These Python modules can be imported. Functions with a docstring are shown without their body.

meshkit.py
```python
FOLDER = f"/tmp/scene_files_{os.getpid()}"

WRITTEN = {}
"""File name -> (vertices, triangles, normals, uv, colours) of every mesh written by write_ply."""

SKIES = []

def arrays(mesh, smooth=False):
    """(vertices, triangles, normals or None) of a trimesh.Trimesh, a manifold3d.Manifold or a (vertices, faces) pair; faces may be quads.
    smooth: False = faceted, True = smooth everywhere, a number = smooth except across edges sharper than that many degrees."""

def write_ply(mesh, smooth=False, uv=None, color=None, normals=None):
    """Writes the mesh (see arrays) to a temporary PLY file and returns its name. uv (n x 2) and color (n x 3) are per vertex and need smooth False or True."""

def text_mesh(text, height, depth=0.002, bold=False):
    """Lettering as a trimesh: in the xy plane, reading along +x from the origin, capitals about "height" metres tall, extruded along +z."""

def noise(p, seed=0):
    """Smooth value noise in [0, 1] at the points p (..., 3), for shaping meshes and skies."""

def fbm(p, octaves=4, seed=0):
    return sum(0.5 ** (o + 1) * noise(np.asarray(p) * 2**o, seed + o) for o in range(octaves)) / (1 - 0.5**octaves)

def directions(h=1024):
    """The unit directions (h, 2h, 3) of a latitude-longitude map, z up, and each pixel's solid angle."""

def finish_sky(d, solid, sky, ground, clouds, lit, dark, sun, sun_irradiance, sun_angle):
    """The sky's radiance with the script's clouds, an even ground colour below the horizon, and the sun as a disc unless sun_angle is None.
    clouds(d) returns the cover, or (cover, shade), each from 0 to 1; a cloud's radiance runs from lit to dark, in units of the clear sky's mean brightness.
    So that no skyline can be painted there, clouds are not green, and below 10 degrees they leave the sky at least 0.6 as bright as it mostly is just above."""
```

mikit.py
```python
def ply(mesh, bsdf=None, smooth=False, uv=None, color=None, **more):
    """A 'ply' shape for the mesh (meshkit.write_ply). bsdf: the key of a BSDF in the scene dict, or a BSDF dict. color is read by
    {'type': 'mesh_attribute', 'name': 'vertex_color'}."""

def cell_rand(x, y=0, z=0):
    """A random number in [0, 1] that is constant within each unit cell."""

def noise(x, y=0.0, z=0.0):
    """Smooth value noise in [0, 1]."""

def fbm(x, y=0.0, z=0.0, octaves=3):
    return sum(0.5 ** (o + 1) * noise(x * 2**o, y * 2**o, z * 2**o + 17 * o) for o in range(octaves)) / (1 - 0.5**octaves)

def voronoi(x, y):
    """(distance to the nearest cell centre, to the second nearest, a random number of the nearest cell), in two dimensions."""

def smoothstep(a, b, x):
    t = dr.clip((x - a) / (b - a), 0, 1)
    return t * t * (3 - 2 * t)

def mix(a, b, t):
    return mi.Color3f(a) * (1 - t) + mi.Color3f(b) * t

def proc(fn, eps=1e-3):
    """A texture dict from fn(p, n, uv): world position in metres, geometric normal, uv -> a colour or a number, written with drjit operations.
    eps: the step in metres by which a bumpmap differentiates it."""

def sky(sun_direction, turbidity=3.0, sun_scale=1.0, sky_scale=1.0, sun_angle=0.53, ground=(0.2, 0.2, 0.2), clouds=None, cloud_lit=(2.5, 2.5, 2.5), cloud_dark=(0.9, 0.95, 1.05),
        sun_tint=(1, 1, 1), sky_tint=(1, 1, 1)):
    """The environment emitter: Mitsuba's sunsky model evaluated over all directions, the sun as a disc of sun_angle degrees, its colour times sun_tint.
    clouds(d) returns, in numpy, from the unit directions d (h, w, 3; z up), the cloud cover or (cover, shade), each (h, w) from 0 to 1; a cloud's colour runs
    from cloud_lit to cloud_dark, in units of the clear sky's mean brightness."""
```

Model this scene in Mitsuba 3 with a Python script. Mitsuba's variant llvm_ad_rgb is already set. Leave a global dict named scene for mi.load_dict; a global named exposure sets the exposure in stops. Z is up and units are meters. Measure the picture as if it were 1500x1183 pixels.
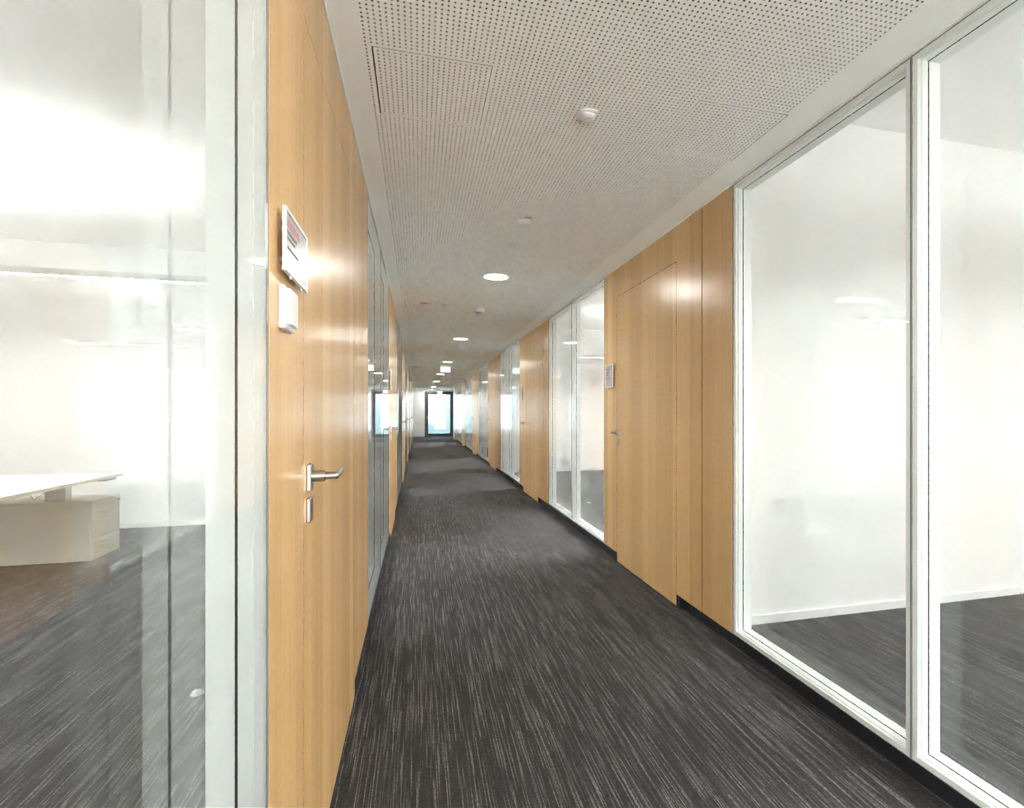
import math, random
import numpy as np, trimesh, mitsuba as mi, drjit as dr
import mikit, meshkit
from mikit import proc, noise, fbm, cell_rand, smoothstep, mix

T = mi.ScalarTransform4f
random.seed(7)
rng = np.random.default_rng(7)
scene, labels = {"type": "scene"}, {}

# ---------------------------------------------------------------- camera, sky, exposure
F_PX, XP, YH, YAW, HC = 769.646, 812.40, 604.40, 0.2529023, 1.2292
scene["camera"] = {
    "type": "perspective", "fov_axis": "x", "fov": math.degrees(2 * math.atan(750 / F_PX)),
    "principal_point_offset_x": (750 - XP) / 1500, "principal_point_offset_y": (591.5 - YH) / 1183,
    "near_clip": 0.02, "far_clip": 2000.0,
    "to_world": T().look_at(origin=[0, 0, HC], target=[math.sin(YAW), math.cos(YAW), HC], up=[0, 0, 1]),
}
exposure = 2.55
SKY = 12.5
PENDANT = 4.3        # radiance of the office pendants
DOWNLIGHT = 25.0     # radiance of the corridor downlights
scene["sky"] = mikit.sky((0.3, 0.5, 0.8), turbidity=4.0, sun_scale=0.0, sky_scale=SKY, ground=(0.77, 0.76, 0.745),
                         clouds=lambda d: (0.72 + 0.28 * meshkit.fbm(d * np.array([3, 3, 7.0]), 4, 3), 0.5 * meshkit.fbm(d * 4.0, 3, 9)),
                         cloud_lit=(1.5, 1.5, 1.5), cloud_dark=(1.1, 1.16, 1.22), sky_tint=(1.04, 1.0, 0.95))

# ---------------------------------------------------------------- measures (metres)
XL, XR, H = 0.267, 1.580, 2.4227      # distance of the left and right corridor walls, ceiling height
P, ZB, DEPTH = 4.0, 0.080, 0.098      # partition module, skirting height, partition thickness
HR = 3.0                              # office ceiling
Y0, Y1 = -2.3, 27.9                   # corridor ends
YRE = 25.2                            # the right partition ends here
FL, FR = -5.8, 6.6                    # facades
PITCH = 0.018

# ---------------------------------------------------------------- materials
def rgb(*c):
    return {"type": "rgb", "value": list(c)}


def mat(name, **k):
    scene[name] = {"type": "twosided", "bsdf": {"type": "principled", **k}}
    return name


mat("white_paint", base_color=rgb(0.84, 0.84, 0.83), roughness=0.75, specular=0.25)
mat("white_lacquer", base_color=rgb(0.73, 0.745, 0.725), roughness=0.32, specular=0.5)
mat("white_plastic", base_color=rgb(0.62, 0.62, 0.61), roughness=0.35, specular=0.5)
mat("grey_plastic", base_color=rgb(0.36, 0.40, 0.43), roughness=0.4, specular=0.5)
mat("desk_white", base_color=rgb(0.86, 0.86, 0.84), roughness=0.4, specular=0.4)
mat("desk_edge", base_color=rgb(0.62, 0.61, 0.54), roughness=0.45, specular=0.4)
mat("cabinet_beige", base_color=rgb(0.68, 0.655, 0.575), roughness=0.5, specular=0.35)
mat("black_rubber", base_color=rgb(0.012, 0.012, 0.013), roughness=0.6, specular=0.3)
mat("black_skirting", base_color=rgb(0.010, 0.010, 0.013), roughness=0.55, specular=0.3)
mat("gap_shade", base_color=rgb(0.022, 0.013, 0.008), roughness=0.7, specular=0.2)  # near-black filler strips stand in for the shade in door and panel gaps
mat("anthracite", base_color=rgb(0.035, 0.035, 0.042), roughness=0.35, specular=0.5)
mat("felt_black", base_color=rgb(0.035, 0.026, 0.018), roughness=0.95, specular=0.1)
mat("red_print", base_color=rgb(0.55, 0.12, 0.10), roughness=0.6, specular=0.3)
mat("pale_red", base_color=rgb(0.40, 0.20, 0.20), roughness=0.6, specular=0.3)
mat("dark_print", base_color=rgb(0.16, 0.15, 0.16), roughness=0.6, specular=0.3)
mat("sign_paper", base_color=rgb(0.34, 0.325, 0.33), roughness=0.25, specular=0.6)
mat("lobby_wall", base_color=rgb(0.42, 0.49, 0.50), roughness=0.6, specular=0.3)  # blue in this wall colour stands in for cool daylight
mat("shaded_core", base_color=rgb(0.10, 0.08, 0.06), roughness=0.95, specular=0.1)  # brown board core, darkened to hold the shade inside holes and hatch gaps
mat("snow", base_color=rgb(0.86, 0.88, 0.91), roughness=0.9, specular=0.1)
mat("roof_tile", base_color=rgb(0.38, 0.17, 0.12), roughness=0.8, specular=0.2)
mat("house_wall", base_color=rgb(0.62, 0.56, 0.50), roughness=0.8, specular=0.2)
mat("bark", base_color=rgb(0.16, 0.13, 0.11), roughness=0.9, specular=0.1)
mat("twigs", base_color=rgb(0.33, 0.33, 0.35), roughness=0.9, specular=0.1)
mat("window_dark", base_color=rgb(0.10, 0.12, 0.14), roughness=0.2, specular=0.5)
mat("brushed_steel", base_color=rgb(0.40, 0.37, 0.34), roughness=0.34, metallic=1.0)
mat("edge_grey", base_color=rgb(0.20, 0.22, 0.24), roughness=0.4, specular=0.4)
mat("aluminium", base_color=rgb(0.55, 0.58, 0.61), roughness=0.35, metallic=0.7)
mat("sign_green", base_color=rgb(0.05, 0.42, 0.25), roughness=0.4, specular=0.4)
scene["glass"] = {"type": "thindielectric", "int_ior": 1.5, "ext_ior": 1.0, "specular_transmittance": rgb(0.955, 0.975, 0.965)}
scene["glass_blue"] = {"type": "thindielectric", "int_ior": 1.5, "ext_ior": 1.0, "specular_transmittance": rgb(0.78, 0.90, 0.93)}


def wood_color(p, n, uv):
    # vertical oak veneer: leaves of uneven width along the wall, fine grain running up
    s = p.y + dr.select(p.x > 0.6, 31.7, 0.0)
    leaf = dr.floor((s + 0.035 * noise(s * 3.1, 2.0)) / 0.118)
    t = cell_rand(leaf, 3)
    t2 = cell_rand(leaf, 9)
    streak = noise(s * 62 + t * 40, p.z * 0.55 + t2 * 9)
    fine = noise(s * 520, p.z * 5.5 + t * 13)
    wide = noise(s * 17 + t2 * 20, p.z * 0.3)
    c = mix([0.445, 0.264, 0.110], [0.535, 0.344, 0.160], smoothstep(0.05, 0.95, 0.60 * t + 0.30 * wide + 0.1 * streak))
    c = c * (0.96 + 0.06 * streak) * (0.93 + 0.12 * fine)
    pore = smoothstep(0.74, 0.92, noise(s * 900, p.z * 26 + 5.0))
    return c * (1 - 0.16 * pore)


def carpet_color(p, n, uv):
    # dark tufted loop carpet, broken light threads running along the corridor, laid in 50 cm tiles
    tx, ty = dr.floor(p.x / 0.5 + 0.3), dr.floor(p.y / 0.5)
    k = cell_rand(tx, ty, 5)
    col = dr.floor(p.x / 0.0038)
    a = noise(p.y * 7.0 + cell_rand(col, 1) * 80, col * 7.31)
    b = noise(p.y * 2.0 + cell_rand(col, 2) * 50 + k * 31, col * 3.17)
    band = noise(p.x * 30.0 + k * 9, p.y * 2.0 + k * 17)
    on = smoothstep(0.47, 0.86, 0.60 * a + 0.40 * b)
    u = p.x / 0.0038 - col - 0.5
    ph = p.y / 0.0062 + 0.5 * cell_rand(col, 6)
    loop = 0.5 + 0.5 * dr.cos(6.2832 * ph)
    loop2 = cell_rand(col, dr.floor(ph), 4)
    thread = on * (0.40 + 0.60 * loop) * (0.30 + 1.0 * loop2) * (1 - 1.9 * u * u)
    base = mix([0.0168, 0.0161, 0.0166], [0.0310, 0.0300, 0.0308], noise(p.x * 190, p.y * 160)) * (0.92 + 0.16 * band)
    return base + mi.Color3f(0.175, 0.171, 0.169) * thread


def dots_color(p, n, uv):
    cx = (p.x + 0.131) / PITCH
    cy = (p.y - 1.823) / PITCH
    dx, dy = cx - dr.floor(cx + 0.5), cy - dr.floor(cy + 0.5)
    r = dr.sqrt(dx * dx + dy * dy) * PITCH
    hole = 1 - smoothstep(0.0032, 0.0042, r)
    inside = dr.select((p.x > -0.176) & (p.x < 1.426), 1.0, 0.0)
    return mix(CEIL, [0.05, 0.042, 0.034], hole * inside)


CEIL = [0.84, 0.86, 0.80]
scene["ceiling_paint"] = {"type": "twosided", "bsdf": {"type": "principled", "base_color": rgb(*CEIL), "roughness": 0.85, "specular": 0.15}}
scene["ceiling_dots"] = {"type": "twosided", "bsdf": {"type": "principled", "base_color": proc(dots_color), "roughness": 0.85, "specular": 0.15}}
scene["wood"] = {"type": "twosided", "bsdf": {"type": "principled", "base_color": proc(wood_color), "roughness": 0.27, "specular": 0.6}}
scene["carpet"] = {"type": "twosided", "bsdf": {"type": "principled", "base_color": proc(carpet_color), "roughness": 0.95, "specular": 0.12, "sheen": 0.15}}


def emitter(r, g, b, weight=1.0):
    return {"type": "area", "radiance": rgb(r, g, b), "sampling_weight": float(weight)}


# ---------------------------------------------------------------- mesh helpers
TAKEN = set()


def numbered(name, parent=None):
    full = (parent + "__" if parent else "") + name
    key, n = full, 0
    while key in TAKEN:
        n += 1
        key = f"{full}_{n:03d}"
    TAKEN.add(key)
    return key


def cat(*meshes):
    return trimesh.util.concatenate(list(meshes))


def box(x0, x1, y0, y1, z0, z1):
    m = trimesh.creation.box((abs(x1 - x0), abs(y1 - y0), abs(z1 - z0)))
    m.apply_translation(((x0 + x1) / 2, (y0 + y1) / 2, (z0 + z1) / 2))
    return m


def cbox(x0, x1, y0, y1, z0, z1, c=0.0015):
    """Box with chamfered edges."""
    x0, x1, y0, y1, z0, z1 = min(x0, x1), max(x0, x1), min(y0, y1), max(y0, y1), min(z0, z1), max(z0, z1)
    c = min(c, (x1 - x0) / 3, (y1 - y0) / 3, (z1 - z0) / 3)
    pts = []
    for a in (0, 1):
        for b in (0, 1):
            for d in (0, 1):
                X, Y, Z = (x0, x1)[a], (y0, y1)[b], (z0, z1)[d]
                sx, sy, sz = (1 - 2 * a) * c, (1 - 2 * b) * c, (1 - 2 * d) * c
                pts += [(X, Y + sy, Z + sz), (X + sx, Y, Z + sz), (X + sx, Y + sy, Z)]
    return trimesh.Trimesh(*hull(pts), process=False)


def hull(pts):
    h = trimesh.convex.convex_hull(np.array(pts))
    return np.array(h.vertices), np.array(h.faces)


def ring(y0, y1, z0, z1, d0, d1, i0, i1):
    """Rectangular ring standing in the y-z plane from depth d0 to d1 between the insets i0 (outer) and i1 (inner)."""
    v = []
    for d in (d0, d1):
        for i in (i0, i1):
            v += [(d, y0 + i, z0 + i), (d, y1 - i, z0 + i), (d, y1 - i, z1 - i), (d, y0 + i, z1 - i)]
    f = []
    for k in range(4):
        j = (k + 1) % 4
        o, i, O, I = 0, 4, 8, 12
        f += [(o + k, i + k, i + j, o + j), (O + k, O + j, I + j, I + k), (o + k, o + j, O + j, O + k), (i + k, I + k, I + j, i + j)]
    f = np.array(f)
    m = trimesh.Trimesh(np.array(v, float), np.vstack([f[:, [0, 1, 2]], f[:, [0, 2, 3]]]), process=False)
    m.fix_normals()
    return m


def cyl(p0, p1, r, r2=None, n=20):
    """Cylinder or cone between two points."""
    p0, p1 = np.array(p0, float), np.array(p1, float)
    t = (p1 - p0) / np.linalg.norm(p1 - p0)
    a = np.cross(t, [0.3, 0.2, 0.93]); a /= np.linalg.norm(a); b = np.cross(t, a)
    ang = np.linspace(0, 2 * np.pi, n, endpoint=False)
    c = np.cos(ang)[:, None] * a + np.sin(ang)[:, None] * b
    r2 = r if r2 is None else r2
    v = np.vstack([p0 + r * c, p1 + r2 * c, [p0], [p1]])
    f = []
    for k in range(n):
        j = (k + 1) % n
        f += [(k, j, n + j), (k, n + j, n + k), (2 * n, j, k), (2 * n + 1, n + k, n + j)]
    return trimesh.Trimesh(v, f, process=False)


def tube(pts, r, n=10):
    from trimesh.creation import icosphere
    ms = []
    for a, b in zip(pts[:-1], pts[1:]):
        ms.append(cyl(a, b, r, n=n))
    for q in pts:
        s = icosphere(1, r); s.apply_translation(q); ms.append(s)
    return cat(*ms)


def lathe(profile, n=40):
    """Profile [(r, z)...] turned about z, open ends kept."""
    prof = np.array(profile, float)
    ang = np.linspace(0, 2 * np.pi, n, endpoint=False)
    v = np.stack([prof[:, None, 0] * np.cos(ang), prof[:, None, 0] * np.sin(ang), np.repeat(prof[:, 1:2], n, 1)], -1).reshape(-1, 3)
    f = []
    for i in range(len(prof) - 1):
        for k in range(n):
            j = (k + 1) % n
            f += [(i * n + k, i * n + j, (i + 1) * n + j), (i * n + k, (i + 1) * n + j, (i + 1) * n + k)]
    return trimesh.Trimesh(v, f, process=False)


def quad(*p):
    return trimesh.Trimesh(np.array(p, float), [[0, 1, 2], [0, 2, 3]], process=False)


def side_map(m, side):
    """(depth into the wall, y, z) -> world, for side 'L' or 'R'."""
    v = np.array(m.vertices)
    if side == "R":
        return trimesh.Trimesh(v + [XR, 0, 0], np.array(m.faces), process=False)
    return trimesh.Trimesh(v * [-1, 1, 1] - [XL, 0, 0], np.array(m.faces)[:, ::-1], process=False)


def obj(name, mesh, m, parent=None, smooth=False, **more):
    key = numbered(name, parent)
    scene[key] = mikit.ply(mesh, m, smooth=smooth, **more)
    return key


def thing(name, label, category, group=None, kind=None):
    key = numbered(name)
    labels[key] = {"label": label, "category": category}
    if group:
        labels[key]["group"] = group
    if kind:
        labels[key]["kind"] = kind
    return key


def struct(name, mesh, m, label=None, category=None, **k):
    key = obj(name, mesh, m, **k)
    labels[key] = {"kind": "structure"}
    if label:
        labels[key]["label"] = label
    if category:
        labels[key]["category"] = category
    return key


ORD = ["nearest", "second nearest", "third nearest", "fourth nearest", "fifth nearest", "sixth nearest", "seventh nearest", "eighth nearest", "ninth nearest", "tenth nearest", "eleventh nearest", "twelfth nearest", "thirteenth nearest", "fourteenth nearest"]

# ---------------------------------------------------------------- floor
struct("floor", quad((FL, Y0, 0), (FR, Y0, 0), (FR, Y1, 0), (FL, Y1, 0)), "carpet", "dark grey carpet with broken light threads running along the corridor", "floor")

# ---------------------------------------------------------------- ceiling with its perforations
I0, I1, J0, J1 = -2, 87, -52, 130          # cells of the perforated field near the camera
HX0, HY0 = -0.131, 1.823                   # centre of hole (0, 0)


def cell_mesh(ii, jj, face, z=H, r=0.0037, t=0.0125):
    """Square cells with an eight-sided drilled hole each, centred on the grid points (ii, jj)."""
    n = len(ii)
    c = np.stack([HX0 + PITCH * np.asarray(ii), HY0 + PITCH * np.asarray(jj)], -1)
    ang = (np.arange(8) + 0.5) * np.pi / 4
    h = PITCH / 2
    sq = np.array([(h, h), (-h, h), (-h, -h), (h, -h)])
    ri = np.stack([np.cos(ang), np.sin(ang)], -1) * r
    one = np.vstack([np.c_[sq, np.full(4, z)], np.c_[ri, np.full(8, z)], np.c_[ri, np.full(8, z + t)]])
    f = []
    # ring vertex k at (k+0.5)*45 deg; corners at 45, 135, 225, 315 deg
    for q in range(4):
        a, b = 4 + 2 * q, 4 + (2 * q + 1) % 8          # the two ring vertices around corner q
        nxt = 4 + (2 * q + 2) % 8
        f += [(q, a, b), (q, b, (q + 1) % 4), ((q + 1) % 4, b, nxt)]
    for k in range(8):
        j = (k + 1) % 8
        f += [(4 + k, 12 + k, 12 + j), (4 + k, 12 + j, 4 + j)]
    f = np.array(f[:12] if face else f[12:])
    v = np.repeat(one[None], n, 0)
    v[:, :, :2] += c[:, None]
    m = trimesh.Trimesh(v.reshape(-1, 3), (f[None] + 20 * np.arange(n)[:, None, None]).reshape(-1, 3), process=False)
    m.remove_unreferenced_vertices()
    return m


def rect(x0, x1, y0, y1, z=H):
    return quad((x0, y0, z), (x0, y1, z), (x1, y1, z), (x1, y0, z))


def hx(i):
    return HX0 + PITCH * i


def hy(j):
    return HY0 + PITCH * j


HATCH = [(0, 0), (66, 0)]
cells = [(i, j) for i in range(I0, I1 + 1) for j in range(J0, J1 + 1)
         if not any(a - 1 <= i <= a + 21 and b - 1 <= j <= b + 21 for a, b in HATCH)]
drilled = np.array([c for c in cells if c[0] < I1])
blank = np.array([c for c in cells if c[0] == I1])
fx0, fx1, fy0, fy1 = hx(I0 - .5), hx(I1 + .5), hy(J0 - .5), hy(J1 + .5)
flat = [rect(-XL, fx0, Y0, YRE), rect(fx1, XR, Y0, YRE)]
runs, last = [], None
for _, j in blank:
    if last is None or j != last + 1:
        runs.append([j, j])
    runs[-1][1] = last = j
flat += [rect(hx(I1 - .5), hx(I1 + .5), hy(a - .5), hy(b + .5)) for a, b in runs]
hatch_rects, sides = [], []
for a, b in HATCH:
    ox0, ox1, oy0, oy1 = hx(a - 1.5), hx(a + 21.5), hy(b - 1.5), hy(b + 21.5)     # removed cells
    ix0, ix1, iy0, iy1 = hx(a - 1), hx(a + 21), hy(b - 1), hy(b + 21)             # hatch opening
    flat += [rect(ox0, ix0, oy0, oy1), rect(ix1, ox1, oy0, oy1), rect(ix0, ix1, oy0, iy0), rect(ix0, ix1, iy1, oy1)]
    sides.append(cat(box(ix0 - .001, ix0, iy0, iy1, H, H + .014), box(ix1, ix1 + .001, iy0, iy1, H, H + .014), box(ix0, ix1, iy0 - .001, iy0, H, H + .014), box(ix0, ix1, iy1, iy1 + .001, H, H + .014)))
    hatch_rects.append((ix0, ix1, iy0, iy1, a, b))
# the recess beyond the end of the right partition
flat.append(rect(-XL, 1.9, YRE, Y1))
ceil = struct("ceiling", cat(*flat), "ceiling_paint", "off white corridor ceiling with a plain border", "ceiling")
obj("hatch_opening", cat(*sides), "shaded_core", ceil)
obj("perforated_board", cell_mesh(drilled[:, 0], drilled[:, 1], True), "ceiling_paint", ceil)
labels[obj("drilled_hole", cell_mesh(drilled[:, 0], drilled[:, 1], False), "shaded_core", ceil)] = {"label": "round holes of the perforated ceiling", "kind": "stuff"}
# far and hidden stretches: too fine to drill
h2y = (hy(222 - 1), hy(222 + 21))
h2x = (hx(-1), hx(21))
far = [rect(fx0, fx1, Y0, fy0), rect(fx0, fx1, fy1, h2y[0]), rect(fx0, h2x[0], *h2y), rect(h2x[1], fx1, *h2y), rect(fx0, fx1, h2y[1], YRE)]
obj("perforated_board", cat(*far), "ceiling_dots", ceil)
obj("backing_felt", box(-XL, XR, Y0, Y1, H + .03, H + .04), "felt_black", ceil)

names = ["square perforated access hatch in the ceiling, the left one of the near pair", "square perforated access hatch in the ceiling close to the big right window"]
for (ix0, ix1, iy0, iy1, a, b), lab in zip(hatch_rects, names):
    t = thing("access_hatch", lab, "hatch", "ceiling access hatches")
    gl, g = (0.0040, 0.0020) if a == 0 else (0.0016, 0.0024)
    px0, px1, py0, py1 = ix0 + gl, ix1 - g, iy0 + 0.0022, iy1 - 0.0012
    cx0, cx1, cy0, cy1 = hx(a - .5), hx(a + 20.5), hy(b - .5), hy(b + 20.5)
    gi, gj = np.meshgrid(np.arange(a, a + 21), np.arange(b, b + 21))
    border = cat(rect(px0, cx0, py0, py1), rect(cx1, px1, py0, py1), rect(cx0, cx1, py0, cy0), rect(cx0, cx1, cy1, py1))
    lip = cat(box(px0, px0 + .001, py0, py1, H + .0001, H + .012), box(px1 - .001, px1, py0, py1, H + .0001, H + .012), box(px0, px1, py0, py0 + .001, H + .0001, H + .012), box(px0, px1, py1 - .001, py1, H + .0001, H + .012))
    obj("panel", cell_mesh(gi.ravel(), gj.ravel(), True), "ceiling_paint", t)
    labels[obj("drilled_hole", cell_mesh(gi.ravel(), gj.ravel(), False), "shaded_core", t)] = {"label": "round holes drilled through the hatch", "kind": "stuff"}
    obj("panel_rim", border, "ceiling_paint", t)
    obj("panel_edge", lip, "shaded_core", t)
t = thing("access_hatch", "far perforated access hatch at the left edge of the ceiling beyond the first downlight", "hatch", "ceiling access hatches")
obj("panel", rect(h2x[0] + .004, h2x[1] - .0015, h2y[0] + .003, h2y[1] - .002), "ceiling_dots", t)

# ---------------------------------------------------------------- the partition modules
ZT = H - 0.011        # top of the elements, under the white ceiling trim


def window(side, y0, y1, label):
    t = thing(f"window_{window.n}", label, "window", kind="structure")
    window.n += 1
    S = lambda m: side_map(m, side)
    i = 0.0025
    frame = cat(ring(y0, y1, ZB, ZT, 0.0045, 0.020, i, 0.021), ring(y0, y1, ZB, ZT, 0.020, 0.0445, i, 0.0245),
                ring(y0, y1, ZB, ZT, 0.0488, DEPTH - .003, i, 0.0245))
    obj("frame", S(frame), "white_lacquer", t)
    obj("edge_trim", S(ring(y0, y1, ZB, ZT, 0.001, 0.0045, 0.0012, 0.0032)), "edge_grey", t)
    obj("gasket", S(ring(y0, y1, ZB, ZT, 0.0445, 0.0488, i, 0.0252)), "black_rubber", t)
    obj("joint_seal", S(ring(y0, y1, ZB, ZT, 0.012, DEPTH, 0.0001, 0.0024)), "black_rubber", t)
    e = 0.0033
    for d in (0.0010, DEPTH):
        obj("pane", S(quad((d, y0 + e, ZB + e), (d, y1 - e, ZB + e), (d, y1 - e, ZT - e), (d, y0 + e, ZT - e))), "glass", t)
    return t


window.n = 1


def wood_panel(side, y0, y1, wall):
    S = lambda m: side_map(m, side)
    obj("wood_panel", S(cbox(0, DEPTH, y0 + .003, y1 - .0055, ZB, ZT, .0012)), "wood", wall)


def strip_frame(y0, y1, l0, l1, lt):
    """The wooden surround of a door leaf, three pieces that read as one."""
    g = 0.0038
    return cat(cbox(0, DEPTH, y0 + .003, l0 - g, ZB, ZT, .0005), cbox(0, DEPTH, l1 + g, y1 - .001, ZB, ZT, .0005), cbox(0, DEPTH, l0 - g, l1 + g, lt + .0032, ZT, .0006))


def door(side, y0, y1, l0, l1, handle_near, label, sign=True, signlabel=""):
    """A flush oak door in its surround from y0 to y1; the leaf from l0 to l1; the handle by the near or the far edge."""
    t = thing(f"door_{door.n}", label, "door", kind="structure")
    door.n += 1
    lt = 2.183
    S = lambda m: side_map(m, side)
    obj("leaf", S(cbox(0.0, 0.050, l0, l1, 0.008, lt, .0004)), "wood", t)
    obj("surround", S(strip_frame(y0, y1, l0, l1, lt)), "wood", t)
    obj("gap_filler", S(cat(box(.0005, .075, l0 - .0038, l0 - .0003, ZB, lt), box(.0005, .075, l1 + .0003, l1 + .0038, ZB, lt), box(.001, .075, l0, l1, lt + .0003, lt + .0032),
                        box(.012, .09, y0 - .0052, y0 + .0028, ZB, ZT))), "gap_shade", t)
    e, s = (l0, 1) if handle_near else (l1, -1)
    yc = e + s * 0.047
    zc = 1.072
    rose = cbox(-.010, 0, yc - .019, yc + .019, zc - .036, zc + .030, .0018)
    collar = cyl((-.009, yc, zc), (-.040, yc, zc), .0145, n=28)
    elbow = (-.064, yc, zc)
    bar = cyl((-.039, yc, zc), elbow, .0095, n=24)
    knee = trimesh.creation.icosphere(2, .0098); knee.apply_translation(elbow)
    lev = cyl(elbow, (-.060, yc + s * .118, zc), .0095, .0088, n=24)
    obj("handle", S(cat(rose, collar, bar, knee, lev)), "brushed_steel", t, smooth=35)
    obj("lock_plate", S(cbox(-.009, 0, yc - .019, yc + .019, zc - .113, zc - .053, .0018)), "brushed_steel", t, smooth=35)
    return t


door.n = 1


def room_sign(side, yc, zc, w, h, label, flip):
    """Snap-frame room sign standing off the wood on small pegs. flip: +1 if its text reads towards +y."""
    t = thing("room_sign", label, "sign", "white room signs beside the doors")
    S = lambda m: side_map(m, side)
    d0, d1 = -.0175, -.0105
    y0, y1, z0, z1 = yc - w / 2, yc + w / 2, zc - h / 2, zc + h / 2
    obj("frame", S(cat(ring(y0, y1, z0, z1, d0, d1, 0, .0065), box(d1 - .003, d1, y0 + .004, y1 - .004, z0 + .004, z1 - .004))), "white_plastic", t)
    obj("insert", S(box(d0 + .0025, d0 + .004, y0 + .0063, y1 - .0063, z0 + .0063, z1 - .0063)), "sign_paper", t)
    red, dark = [], []
    u = lambda a: (y0 + a * w) if flip > 0 else (y1 - a * w)
    f = d0 + .0019
    rr = random.Random(int(yc * 100))

    def word(z, hgt, a, b, out, step):
        while a < b:
            k = step * rr.uniform(.6, 1.3)
            ya, yb = sorted((u(a), u(min(a + k * .8, b))))
            out.append(box(f, f + .0008, ya, yb, z, z + hgt * rr.uniform(.75, 1)))
            a += k
    word(z1 - h * .27, h * .13, .08, .62, red, .085)
    word(z1 - h * .38, h * .055, .08, .50, dark, .045)
    word(z1 - h * .47, h * .055, .08, .42, dark, .045)
    word(z1 - h * .62, h * .045, .08, .56, dark, .045)
    labels[obj("red_print", S(cat(*red)), "pale_red", t)] = {"label": "rows of red print", "kind": "stuff"}
    labels[obj("dark_print", S(cat(*dark)), "dark_print", t)] = {"label": "lines of small dark print", "kind": "stuff"}
    pegs = [box(d1 - .002, 0, y - .003, y + .003, z - .004, z + .004) for y in (y0 + .045, y1 - .045) for z in (z0 + h * .12, z0 + h * .26, z1 - h * .26, z1 - h * .10)]
    pegs += [cyl((-.014, y, z), (-.014, y, z - .006), .0022, n=8) for y, z in ((y0 + w * .25, z0), (y0 + w * .75, z0))]
    pegs += [cyl((-.014, y0, z), (-.014, y0 - .0035, z), .0022, n=8) for z in (z0 + h * .08, z0 + h * .22, z1 - h * .2, z1 - h * .08)]
    labels[obj("clips", S(cat(*pegs)), "white_plastic", t)] = {"label": "tiny white clips", "kind": "stuff"}
    return t


wallR = thing("wall_right", "right corridor partition of glazing and oak panels", "wall", kind="structure")
wallL = thing("wall_left", "left corridor partition of glazing and oak panels", "wall", kind="structure")
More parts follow.
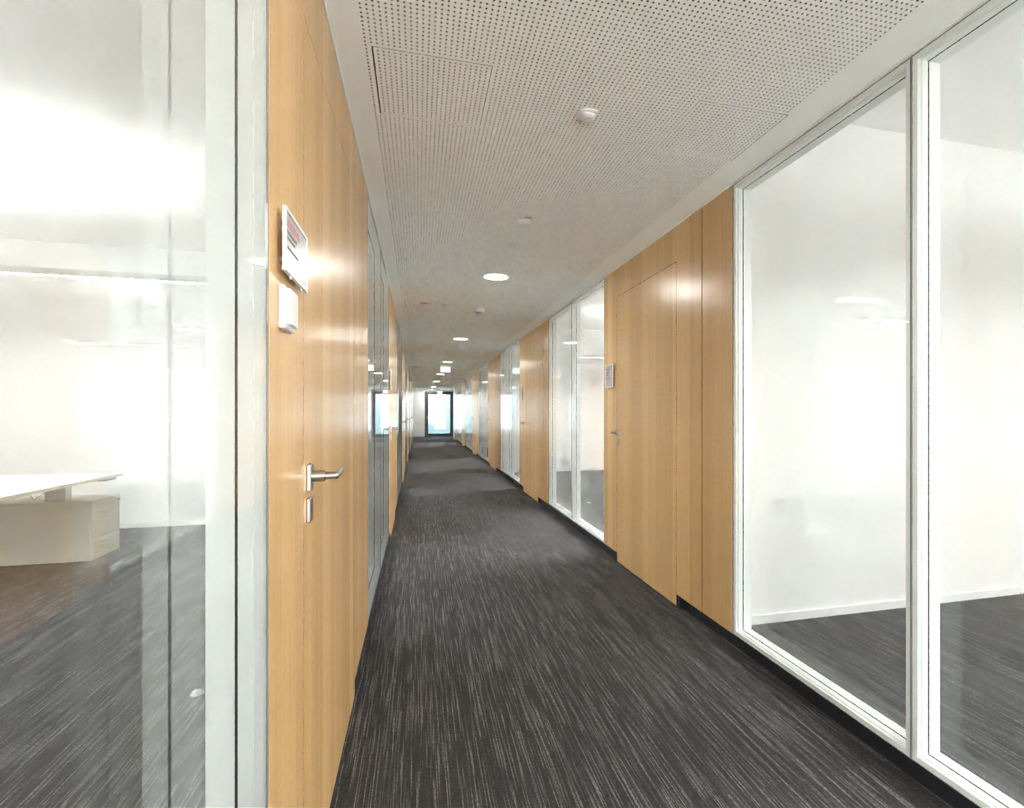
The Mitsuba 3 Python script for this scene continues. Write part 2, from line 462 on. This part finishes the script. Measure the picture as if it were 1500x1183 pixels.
# bulkheads above the corridor ceiling, seen from the offices
obj("bulkhead", box(XR + .004, XR + DEPTH, Y0, YRE, H, HR + .05), "white_paint", wallR)
obj("bulkhead", box(-XL - DEPTH, -XL - .004, Y0, Y1, H, HR + .05), "white_paint", wallL)

# right wall: panel 2.415-2.722, door element to 4.37, two windows to 6.415, and so on every 4 m
openR, openL = [], []
rn = ln = 0
wr = wl = 0
for k in range(-1, 6):
    o = k * P
    if k > -1:
        wood_panel("R", 2.415 + o, 2.722 + o, wallR)
        seen = k >= 0
        lab = f"flush oak door with steel lever in the right wall, {ORD[k]} to the camera"
        if o + 4.37 < YRE + .1:
            door("R", 2.722 + o, 4.370 + o, 3.033 + o, 4.058 + o, False, lab)
            openR.append((3.033 + o, 4.058 + o))
            if k in (0, 1, 2):
                where = ["beside the nearest door on the right", "on the second oak door surround on the right", "on the third oak door surround on the right"][k]
                room_sign("R", 4.205 + o, 1.541, .178, .195, f"small white room sign with red print {where}", -1)
    for a, b in ((4.370, 5.3925), (5.3925, 6.415)):
        if b + o < YRE + .1:
            if k == -1:
                lab = "large floor to ceiling window at the right edge of the picture" if a < 5 else "large floor to ceiling window right of the near oak door"
            elif k < -1:
                lab = "floor to ceiling window behind the camera on the right"
            else:
                lab = f"floor to ceiling window in the right wall, {'near' if a < 5 else 'far'} half of the {['first', 'second', 'third', 'fourth', 'fifth', 'sixth'][k]} pair beyond the near oak door"
            window("R", a + o, b + o, lab)
obj("end_panel", box(XR, XR + DEPTH, 24.372, YRE, 0, ZT), "white_lacquer", wallR)
obj("end_panel", box(XR, XR + DEPTH, Y0, .368, ZB, ZT), "wood", wallR)

# left wall: door element 1.068-2.712, panel to 3.02, windows to 5.068
for k in range(-1, 7):
    o = k * P
    if k < 0:
        pass
    elif k >= 0:
        lab = f"flush oak door with steel lever in the left wall, {ORD[k]} to the camera"
    if k >= 0:
        door("L", 1.068 + o, 2.712 + o, 1.372 + o, 2.403 + o, True, lab)
        openL.append((1.372 + o, 2.403 + o))
        wood_panel("L", 2.712 + o, 3.020 + o, wallL)
    for a, b in ((3.020, 4.044), (4.044, 5.068)):
        if b + o < Y1:
            if k == -1:
                lab = "tall window at the left edge of the picture with an office behind" if a > 4 else "tall window behind the camera on the left"
            else:
                lab = f"floor to ceiling window in the left wall, {'near' if a < 4 else 'far'} half of the {['first', 'second', 'third', 'fourth', 'fifth', 'sixth'][k]} pair beyond the near oak door"
            window("L", a + o, b + o, lab)
obj("end_panel", box(-XL - DEPTH, -XL, 27.02, Y1, 0, ZT), "white_lacquer", wallL)
obj("end_panel", box(-XL - DEPTH, -XL, Y0, -.982, ZB, ZT), "wood", wallL)
for k in (0, 1, 2):
    o = k * P
    if k == 0:
        room_sign("L", 1.222, 1.570, .205, .126, "white landscape room sign above the light switch beside the nearest left door", 1)
    else:
        room_sign("L", 1.215 + o, 1.541, .178, .195, f"white room sign seen edge on beside the {['', 'second', 'third'][k]} oak door on the left", 1)


def gaps(openings, y0, y1):
    out, y = [], y0
    for a, b in sorted(openings):
        if b < y0 or a > y1:
            continue
        out.append((y, a)); y = b
    out.append((y, y1))
    return out


for side, wall, op, yend in (("R", "right", openR, YRE), ("L", "left", openL, Y1)):
    bb = thing(f"baseboard_{wall}", f"black recessed skirting along the {wall} partition", "skirting", kind="structure")
    for a, b in gaps(op, Y0, yend):
        ms = [box(.032, DEPTH - .002, a, b, 0, ZB)]
        if a > Y0:
            ms.append(box(.0015, .033, a + .001, a + .045, 0, ZB - .001))
        if b < yend:
            ms.append(box(.0015, .033, b - .045, b - .001, 0, ZB - .001))
        obj("section", side_map(trimesh.boolean.union(ms, engine="manifold"), side), "black_skirting", bb)
    for a, b in op:
        obj("threshold", side_map(box(.058, DEPTH - .002, a, b, 0, .012), side), "black_skirting", bb)
    ms = [side_map(box(-.004, .030, Y0, yend, ZT + .001, H - .0005), side), side_map(box(.002, DEPTH, Y0, yend, ZT, H), side)]
    struct(f"trim_{1 if side == 'R' else 2}", cat(*ms), "white_lacquer", f"thin white trim between ceiling and {wall} partition", "trim")

# ---------------------------------------------------------------- offices
struct("ceiling_office", box(FL, -XL - DEPTH, Y0, Y1, HR, HR + .1), "white_paint", "white ceiling of the offices on the left", "ceiling")
struct("ceiling_office", box(XR + DEPTH, FR, Y0, Y1, HR, HR + .1), "white_paint", "white ceiling of the offices on the right", "ceiling")
PR = [2.67, 10.67, 18.67, 25.1]
PL = [6.57, 14.57, 22.57]
for s, ys, a, b in (("R", PR, XR + DEPTH, FR), ("L", PL, FL, -XL - DEPTH)):
    for q, y in enumerate(ys):
        w = struct("wall_partition", box(a, b, y, y + .1, 0, HR), "white_paint", f"white office partition wall on the {'right' if s == 'R' else 'left'}, {ORD[q]} to the camera", "wall")
        for yy in (y - .011, y + .1):
            obj("baseboard", box(a, b, yy, yy + .011, 0, .05), "white_paint", w)


def facade(name, x0, x1, lab):
    ms = [box(x0, x1, Y0, Y1, 0, .85), box(x0, x1, Y0, Y1, 2.8, HR + .1)]
    y, bays = Y0, []
    while y < Y1 - .1:
        e = min(y + 4.0, Y1)
        if e - y > 3:
            ms += [box(x0, x1, y, y + 1.25, .85, 2.8), box(x0, x1, e - 1.25, e, .85, 2.8)]
            bays.append((y + 1.25, e - 1.25))
        else:
            ms.append(box(x0, x1, y, e, .85, 2.8))
        y = e
    w = struct(name, cat(*ms), "white_paint", lab, "wall")
    xm = (x0 + x1) / 2
    for a, b in bays:
        obj("window_frame", cat(*[trimesh.Trimesh(np.array(r.vertices) + [xm - .03, 0, 0], r.faces, process=False) for r in (ring(a, (a + b) / 2, .85, 2.8, 0, .06, 0, .05), ring((a + b) / 2, b, .85, 2.8, 0, .06, 0, .05))]), "white_lacquer", w)
        obj("window_pane", quad((xm, a, .85), (xm, b, .85), (xm, b, 2.8), (xm, a, 2.8)), "glass", w)
    return w


facade("wall_facade", FL - .25, FL, "white outer wall of the offices on the left with wide windows")
facade("wall_facade", FR, FR + .25, "white outer wall of the offices on the right with wide windows")
wb = struct("wall_back", cat(box(FL - .25, -XL, Y0 - .1, Y0, 0, HR + .1), box(XR, FR + .25, Y0 - .1, Y0, 0, HR + .1), box(-XL, XR, Y0 - .1, Y0, 2.40, HR + .1)), "white_paint", "white outer wall behind the camera with an unseen tall window added to light the ceiling and frames", "wall")
obj("window_frame", trimesh.Trimesh(np.array(ring(-XL, XR, 0, 2.40, 0, .07, 0, .05).vertices)[:, [1, 0, 2]] + [0, Y0 - .09, 0], ring(0, 1, 0, 1, 0, 1, 0, .1).faces[:, ::-1], process=False), "white_lacquer", wb)  # window added out of view so daylight brightens the ceiling and frames
obj("window_pane", quad((-XL, Y0 - .05, 0), (XR, Y0 - .05, 0), (XR, Y0 - .05, 2.4), (-XL, Y0 - .05, 2.4)), "glass", wb)


def pendant(x0, x1, y, label, weight, z=2.2, power=1.7):
    t = thing("pendant_light", label, "pendant lamp", "linear pendant lamps in the offices")
    hs = ring(x0, x1, y - .034, y + .034, z, z + .045, 0, .006)
    obj("housing", trimesh.Trimesh(np.array(hs.vertices)[:, [1, 2, 0]], np.array(hs.faces), process=False), "white_lacquer", t)
    core = box(x0 + .0065, x1 - .0065, y - .0275, y + .0275, z + .003, z + .042)
    scene[numbered("diffuser", t)] = mikit.ply(core, "white_plastic", emitter=emitter(PENDANT * 10 * power, PENDANT * 10 * power, PENDANT * 9.9 * power, weight))
    for x in (x0 + .1, x1 - .1):
        obj("suspension", cyl((x, y, z + .042), (x, y, HR), .0012, n=6), "brushed_steel", t)


pendant(-4.6, -1.35, 4.49, "long bright linear pendant lamp seen in the near left office", 3.0, power=.9)
pendant(-4.6, -1.35, .55, "linear pendant lamp of the near left office, left of the picture", 2.0, power=.9)
for y in (10.6, 18.6):
    pendant(-4.6, -1.35, y, f"linear pendant lamp in the {'second' if y < 12 else 'third'} office on the left", 1.0, power=4.2)
pendant(2.7, 5.9, .1, "linear pendant lamp of the near right office, right of the picture", 3.0, power=1.75)
pendant(2.7, 5.9, 5.0, "linear pendant lamp by the near end of the second office on the right", 1.5, power=3.2)
pendant(2.7, 5.9, 8.8, "linear pendant lamp by the far end of the second office on the right", 1.0, power=3.2)
for y in (14.6, 22.0):
    pendant(2.7, 5.9, y, f"linear pendant lamp in the {'third' if y < 16 else 'fourth'} office on the right", 1.0, power=4.2)

# ---------------------------------------------------------------- end of the corridor
wend = thing("wall_end", "white wall at the far end of the corridor around the glass door", "wall", kind="structure")
DX0, DX1, DH = .305, 1.735, 2.335
obj("plaster", cat(box(-XL - DEPTH, DX0, Y1, Y1 + .2, 0, HR), box(DX1, FR, Y1, Y1 + .2, 0, HR), box(DX0, DX1, Y1, Y1 + .2, DH, HR), box(FL, -XL - DEPTH, Y1, Y1 + .2, 0, HR)), "white_paint", wend)
obj("recess_side", cat(box(1.9, 2.0, YRE + .1, Y1, 0, HR), box(XR, 2.0, YRE, YRE + .1, 0, HR)), "white_paint", wend)
t = thing(f"door_{door.n}", "dark framed glass door at the far end of the corridor", "door", kind="structure")
S = lambda m: trimesh.Trimesh(np.array(m.vertices)[:, [1, 0, 2]] + [0, Y1 - .02, 0], np.array(m.faces)[:, ::-1], process=False)
obj("frame", S(ring(DX0, DX1, 0, DH, 0, .09, 0, .06)), "anthracite", t)
obj("leaf_frame", S(cat(ring(DX0 + .062, DX1 - .062, .06, DH - .062, .012, .07, 0, .095))), "anthracite", t)
obj("pane", S(quad((.04, DX0 + .15, .15), (.04, DX1 - .15, .15), (.04, DX1 - .15, DH - .15), (.04, DX0 + .15, DH - .15))), "glass_blue", t)
yy = Y1 - .02
obj("handle", cat(cbox(DX0 + .095, DX0 + .130, yy - .002, yy + .012, .90, 1.10, .002), cyl((DX0 + .112, yy, 1.06), (DX0 + .112, yy - .055, 1.06), .011), cyl((DX0 + .112, yy - .055, 1.06), (DX0 + .245, yy - .055, 1.06), .011)), "brushed_steel", t, smooth=35)
# the glazed lobby behind it
LY = Y1 + .2
lob = thing("wall_lobby", "walls of the glazed lobby behind the far door, tinted pale blue for the cool daylight", "wall", kind="structure")
obj("plaster", cat(box(.15, .25, LY, 29.9, -.05, 2.6), box(1.80, 1.9, LY, 29.9, -.05, 2.6), box(.25, .82, 29.8, 29.95, 0, 2.6), box(1.48, 1.80, 29.8, 29.95, 0, 2.6),
                   box(.82, 1.48, 29.8, 29.95, 0, .30), box(.82, 1.48, 29.8, 29.95, 2.30, 2.6)), "lobby_wall", lob)
obj("added_glass_roof", quad((.15, LY, 2.6), (1.9, LY, 2.6), (1.9, 29.95, 2.6), (.15, 29.95, 2.6)), "glass", lob)  # glazed roof added to let more daylight into the lobby
obj("floor_slab", box(.15, 1.9, Y1, 29.95, -.06, -.001), "lobby_wall", lob)
w = thing(f"window_{window.n}", "bright lobby window seen through the far glass door", "window", kind="structure")
S2 = lambda m: trimesh.Trimesh(np.array(m.vertices)[:, [1, 0, 2]] + [0, 29.84, 0], np.array(m.faces)[:, ::-1], process=False)
obj("frame", S2(ring(.82, 1.48, .30, 2.30, 0, .05, 0, .035)), "white_lacquer", w)
obj("pane", S2(quad((.02, .85, .33), (.02, 1.45, .33), (.02, 1.45, 2.27), (.02, .85, 2.27))), "glass", w)

# outside
struct("ground", quad((-400, 30.2, -.35), (400, 30.2, -.35), (400, 900, -.35), (-400, 900, -.35)), "snow", "snow covered ground outside the lobby window", "ground")
for n_, (x, y, w_, h_, lab) in enumerate(((13.5, 330, 9, 3.4, "small house with a red brown roof on the snow, left in the lobby window"), (26, 380, 10, 3.6, "small house with a red brown roof on the snow, right in the lobby window"))):
    t = thing("house", lab, "house", "distant houses beyond the lobby window")
    obj("walls", box(x - w_ / 2, x + w_ / 2, y, y + 8, -.35, h_), "house_wall", t)
    v = [(x - w_ / 2 - .4, y - .4, h_), (x + w_ / 2 + .4, y - .4, h_), (x + w_ / 2 + .4, y + 8.4, h_), (x - w_ / 2 - .4, y + 8.4, h_), (x - w_ / 2, y + 4, h_ + 2.4), (x + w_ / 2, y + 4, h_ + 2.4)]
    obj("roof", trimesh.Trimesh(*hull(v), process=False), "roof_tile", t)
    for q in (-.25, .25):
        obj("window", box(x + q * w_ - .6, x + q * w_ + .6, y - .03, y + .1, .9, 2.2), "window_dark", t)
for q, (x, y, h_) in enumerate(((9.0, 300, 5.0), (19.5, 310, 5.6), (22.5, 300, 4.6))):
    t = thing("tree", f"bare grey tree on the snow, {['left', 'middle', 'right'][q]} one of three in the lobby window", "tree", "distant trees beyond the lobby window")
    obj("trunk", cyl((x, y, -.35), (x, y, h_ * .5), .16, .1, n=10), "bark", t)
    s = trimesh.creation.icosphere(3, 1.0)
    vv = np.array(s.vertices); vv *= (0.75 + .6 * meshkit.fbm(vv * 2.3 + q * 7, 3))[:, None]
    obj("crown", trimesh.Trimesh(vv * [1.6, 1.6, 1.9] + [x, y, h_ * .62], s.faces, process=False), "twigs", t)

# ---------------------------------------------------------------- corridor ceiling fittings
def at_(m, x, y, z=0):
    m = m.copy(); m.apply_translation((x, y, z)); return m


XC = 0.655
for k in range(-1, 6):
    y = 4.596 + k * P
    if k >= 0:
        lab = f"round recessed downlight in the corridor ceiling, {ORD[k]} of the row in view"
    else:
        lab = f"round recessed downlight just above the camera, out of view"
    t = thing("downlight", lab, "ceiling lamp", "round corridor downlights")
    m = lathe([(.116, H), (.116, H - .003), (.112, H - .005), (.104, H - .004), (.101, H + .0)], 48)
    m.apply_translation((XC, y, 0))
    obj("trim_ring", m, "white_lacquer", t, smooth=40)
    d = lathe([(0.0005, H - .0025), (.103, H - .0025)], 40)
    d.apply_translation((XC, y, 0)); d.invert() if np.mean(d.face_normals[:, 2]) > 0 else None
    w_ = 2.0 if k in (-1, 0) else 1.0
    scene[numbered("diffuser", t)] = mikit.ply(d, "white_plastic", emitter=emitter(DOWNLIGHT, DOWNLIGHT * .97, DOWNLIGHT * .91, w_))

for x, lab in ((.49, "left"), (.66, "right")):
    t = thing("ceiling_spot", f"small bright ceiling spotlight just before the far glass door, the {lab} one of two", "spotlight", "twin spotlights before the far door")
    obj("trim_ring", at_(lathe([(.050, 0), (.050, -.004), (.042, -.006), (.040, 0)], 28), x, 27.45, H), "white_lacquer", t, smooth=40)
    d = at_(lathe([(.0005, -.003), (.041, -.003)], 24), x, 27.45, H)
    d.invert() if np.mean(d.face_normals[:, 2]) > 0 else None
    scene[numbered("diffuser", t)] = mikit.ply(d, "white_plastic", emitter=emitter(90, 87, 82, 1.0))

# presence sensor: rounded square base with a raised bevelled lens block
t = thing("presence_sensor", "white rounded square presence sensor on the perforated ceiling near the camera", "sensor")


def squircle(r, z, n=40, e=3.4):
    a = np.linspace(0, 2 * np.pi, n, endpoint=False)
    c, s = np.cos(a), np.sin(a)
    return np.stack([np.sign(c) * np.abs(c) ** (2 / e) * r, np.sign(s) * np.abs(s) ** (2 / e) * r, np.full(n, z)], -1)


def loft(rings):
    n = len(rings[0]); v = np.vstack(rings); f = []
    for i in range(len(rings) - 1):
        for k in range(n):
            j = (k + 1) % n
            f += [(i * n + k, i * n + j, (i + 1) * n + j), (i * n + k, (i + 1) * n + j, (i + 1) * n + k)]
    v = np.vstack([v, [rings[-1].mean(0)]])
    for k in range(n):
        f.append(((len(rings) - 1) * n + k, (len(rings) - 1) * n + (k + 1) % n, len(v) - 1))
    m = trimesh.Trimesh(v, f, process=False)
    return m


def at(m, x, y, z=0):
    m = m.copy(); m.apply_translation((x, y, z)); return m


obj("base", at(loft([squircle(.039, 0), squircle(.039, -.005), squircle(.035, -.009)]), .652, 2.0, H), "white_plastic", t, smooth=40)
obj("lens", at(loft([squircle(.0315, -.008), squircle(.030, -.015), squircle(.021, -.023), squircle(.012, -.0245)]), .652, 2.0, H), "white_plastic", t, smooth=40)

t = thing("sprinkler_cover", "flat round ceiling cover with a red sticker, between sensor and first downlight", "ceiling cover")
obj("disc", at(lathe([(.043, 0), (.043, -.003), (.040, -.005), (.0005, -.0055)], 40), .640, 3.22, H), "ceiling_paint", t, smooth=40)
ang = np.linspace(.15, 1.4, 9)
obj("red_mark", cat(*[box(.640 + .046 * math.cos(a) - .003, .640 + .046 * math.cos(a) + .003, 3.22 - .05 * math.sin(a) - .003, 3.22 - .05 * math.sin(a) + .003, H - .001, H) for a in ang],
                    *[box(.629 + .011 * i, .638 + .011 * i, 3.135, 3.165, H - .001, H) for i in range(4)]), "pale_red", t)


def detector(x, y, r, drop, label):
    t = thing("smoke_detector", label, "smoke detector", "white smoke detectors on the corridor ceiling")
    obj("base", at(lathe([(r, 0), (r, -drop * .34), (r * .93, -drop * .40)], 40), x, y, H), "white_plastic", t, smooth=40)
    obj("body", at(lathe([(r * .86, -drop * .36), (r * .95, -drop * .48), (r * .90, -drop * .58), (r * .62, -drop * .64)], 40), x, y, H), "white_plastic", t, smooth=40)
    slots = []
    for k in range(8):
        a = k * np.pi / 4
        slots.append(at(box(r * .44, r * .52, -.010, .010, -drop * .86, -drop * .62).apply_transform(trimesh.transformations.rotation_matrix(a, (0, 0, 1))), x, y, H))
    labels[obj("cage", cat(*slots), "dark_print", t)] = {"label": "dark slots", "kind": "stuff"}
    obj("chamber", at(lathe([(r * .45, -drop * .6), (r * .46, -drop * .84), (r * .50, -drop * .88), (r * .42, -drop), (.0005, -drop * 1.02)], 32), x, y, H), "white_plastic", t, smooth=40)


detector(.671, 6.05, .063, .072, "white smoke detector between the first and second downlight")
detector(.70, 9.76, .048, .045, "small white smoke detector beyond the second downlight")
t = thing("ceiling_sticker", "flat red round sticker on the left of the ceiling beyond the first downlight", "sticker")
obj("disc", at(lathe([(.042, 0), (.041, -.0015), (.0005, -.0018)], 24), .058, 5.90, H), "red_print", t)
t = thing("ceiling_marker", "small grey marker disc beside the red ceiling sticker", "marker")
obj("disc", at(lathe([(.026, 0), (.025, -.003), (.0005, -.0034)], 24), .27, 5.92, H), "grey_plastic", t)
t = thing("air_vent", "round pale ceiling vent with a dark slot far down the corridor", "vent")
obj("plate", at(lathe([(.125, 0), (.122, -.006), (.06, -.012), (.058, -.004)], 40), -.075, 13.9, H), "ceiling_paint", t, smooth=40)
obj("slot", at(lathe([(.06, -.005), (.05, -.016), (.0005, -.018)], 32), -.075, 13.9, H), "dark_print", t, smooth=40)


def exit_sign(xc, y, z0, z1, w, stem, label):
    t = thing("exit_sign", label, "exit sign", "lit emergency exit signs hanging across the corridor")
    y0, y1 = y - .012, y + .012
    obj("housing", cat(ring(xc - w / 2, xc + w / 2, z0, z1, 0, .024, 0, .004).apply_transform(np.array([[0, 1, 0, 0], [1, 0, 0, y0], [0, 0, 1, 0], [0, 0, 0, 1.0]])),
                       box(xc - .03, xc + .03, y0, y1, z1, H) if stem < .03 else cat(cyl((xc - .07, y, z1), (xc - .07, y, H), .004, n=8), cyl((xc + .07, y, z1), (xc + .07, y, H), .004, n=8))), "white_plastic", t)
    x0, x1 = xc - w / 2 + .004, xc + w / 2 - .004
    a, b = y0 + .003, y1 - .003
    za, zb = z0 + .004, z1 - .004
    scene[numbered("lit_panel", t)] = mikit.ply(box(x0, x1, a, b, za, zb), "white_plastic", emitter=emitter(.20, .255, .25, .3))
    ms = []
    hh = zb - za

    def rc(u0, u1, v0, v1):
        for yy_ in (a - .0012, b + .0004):
            ms.append(box(x0 + u0 * (x1 - x0), x0 + u1 * (x1 - x0), yy_, yy_ + .0008, za + v0 * hh, za + v1 * hh))
    # arrow, running figure, doorway
    rc(.10, .26, .44, .56); rc(.06, .12, .40, .60); rc(.10, .15, .32, .68)
    rc(.42, .47, .70, .82); rc(.40, .49, .42, .68); rc(.49, .56, .52, .60); rc(.34, .40, .56, .63); rc(.45, .53, .28, .44); rc(.50, .54, .16, .30); rc(.36, .43, .26, .42); rc(.31, .38, .24, .31)
    rc(.66, .70, .14, .86); rc(.86, .90, .14, .86); rc(.66, .90, .80, .88)
    pk = numbered("pictogram", t)
    scene[pk] = mikit.ply(cat(*ms), "sign_green", emitter=emitter(.05, .15, .12, .1))
    labels[pk] = {"label": "pale green arrow, running figure and doorway", "kind": "stuff"}


exit_sign(.655, 13.6, 2.255, 2.400, .255, .02, "lit green and white exit sign hanging halfway down the corridor")
exit_sign(.985, 26.0, 2.150, 2.295, .250, .1, "lit exit sign hanging in front of the far glass door")

# ---------------------------------------------------------------- left wall: switch
t = thing("light_switch", "white square light switch below the near left room sign", "switch")
S = lambda m: side_map(m, "L")
ys0, ys1, zs0, zs1 = 1.128, 1.212, 1.395, 1.481
obj("base", S(cbox(-.014, 0, ys0, ys1, zs0, zs1, .003)), "white_plastic", t)
obj("rocker", S(cbox(-.021, -.0135, ys0 + .015, ys1 - .004, zs0 + .010, zs1 - .004, .002)), "white_plastic", t)

# ---------------------------------------------------------------- door stops on the office floors
for x, y, lab in ((2.24, 6.79, "small domed door stop on the floor of the second right office"), (-.936, 2.61, "small domed door stop on the floor of the near left office")):
    t = thing("door_stop", lab, "door stop", "domed door stops on the office floors")
    obj("dome", at(lathe([(.026, 0), (.026, .006), (.021, .015), (.012, .020), (.0005, .021)], 24), x, y), "aluminium", t, smooth=50)
    obj("buffer", at(lathe([(.0272, .002), (.0272, .0055), (.0255, .0057)], 24), x, y), "grey_plastic", t)

# ---------------------------------------------------------------- desks and cabinet in the left office


def desk(x0, x1, y0, y1, z, label, with_switch):
    t = thing("desk", label, "desk", "white desks in the near left office")
    obj("top", cbox(x0 + .003, x1 - .003, y0 + .003, y1 - .003, z - .025, z, .0015), "desk_white", t)
    eb = trimesh.Trimesh(np.array(ring(x0, x1, y0, y1, z - .0245, z - .0008, 0, .0028).vertices)[:, [1, 2, 0]], np.array(ring(x0, x1, y0, y1, 0, 1, 0, .001).faces), process=False)
    obj("edge_band", eb, "desk_edge", t)
    xm = (x0 + x1) / 2
    return t, xm


DZ = .700
t, xm = desk(-3.33, -2.53, 3.85, 5.45, DZ, "white sit-stand desk standing over the beige drawer cabinet", True)
obj("column", cbox(xm - .075, xm + .075, 5.27, 5.35, .5005, DZ - .026, .004), "aluminium", t)
obj("column", cat(cbox(xm - .06, xm + .06, 3.98, 4.06, .03, DZ - .026, .004)), "aluminium", t)
obj("foot", cbox(xm - .35, xm + .35, 3.985, 4.055, .0005, .03, .006), "aluminium", t)
obj("crossbar", cbox(xm - .03, xm + .03, 4.06, 5.27, DZ - .075, DZ - .027, .003), "aluminium", t)
obj("control", cbox(-2.62, -2.535, 5.20, 5.36, DZ - .045, DZ - .026, .004), "grey_plastic", t)
pts = [(-3.0, 5.16, DZ - .026), (-3.0, 5.13, DZ - .07), (-3.01, 5.12, DZ - .14), (-2.99, 5.13, DZ - .17), (-2.955, 5.17, DZ - .13), (-2.92, 5.22, DZ - .07), (-2.90, 5.25, DZ - .03)]
obj("cable", tube(pts, .0028), "grey_plastic", t, smooth=40)
t, xm2 = desk(-4.15, -3.35, 3.85, 5.45, DZ, "second white desk behind the first, at the left edge of the picture", False)
for yq in (4.0, 5.08):
    obj("column", cbox(xm2 - .06, xm2 + .06, yq - .04, yq + .04, .03, DZ - .026, .004), "aluminium", t)
    obj("foot", cbox(xm2 - .32, xm2 + .35, yq - .035, yq + .035, .0005, .03, .006), "aluminium", t)

CX1, CX0, CY0, CY1, CZ = -2.618, -3.42, 5.165, 5.585, .500
t = thing("drawer_cabinet", "low beige cabinet with four drawers under the end of the white desk", "cabinet")
obj("body", cat(cbox(CX0, CX1 - .022, CY0, CY1, .004, CZ - .020, .002), cbox(CX0, CX1, CY0, CY1, CZ - .0195, CZ, .002), cbox(CX1 - .021, CX1, CY0, CY0 + .004, .004, CZ - .021, .001)), "cabinet_beige", t)
zs = [.006, .183, .335, .432, .4775]
for a, b in zip(zs[:-1], zs[1:]):
    dk = obj("drawer", cbox(CX1 - .021, CX1, CY0 + .006, CY1 - .002, a + .0015, b - .0015, .0015), "cabinet_beige", t)
    yc, zc = (CY0 + CY1) / 2 - .01, b - min(.045, (b - a) * .45)
    w_ = .088
    bow = [(CX1, yc - w_, zc)] + [(CX1 + .028 * math.sin(math.pi * q / 10) ** .6, yc - w_ + 2 * w_ * q / 10, zc) for q in range(1, 10)] + [(CX1, yc + w_, zc)]
    obj("handle", tube(bow, .0050, n=8), "white_plastic", dk, smooth=40)
obj("lock", cbox(CX1, CX1 + .009, CY1 - .045, CY1 - .008, .446, .464, .002), "grey_plastic", t)
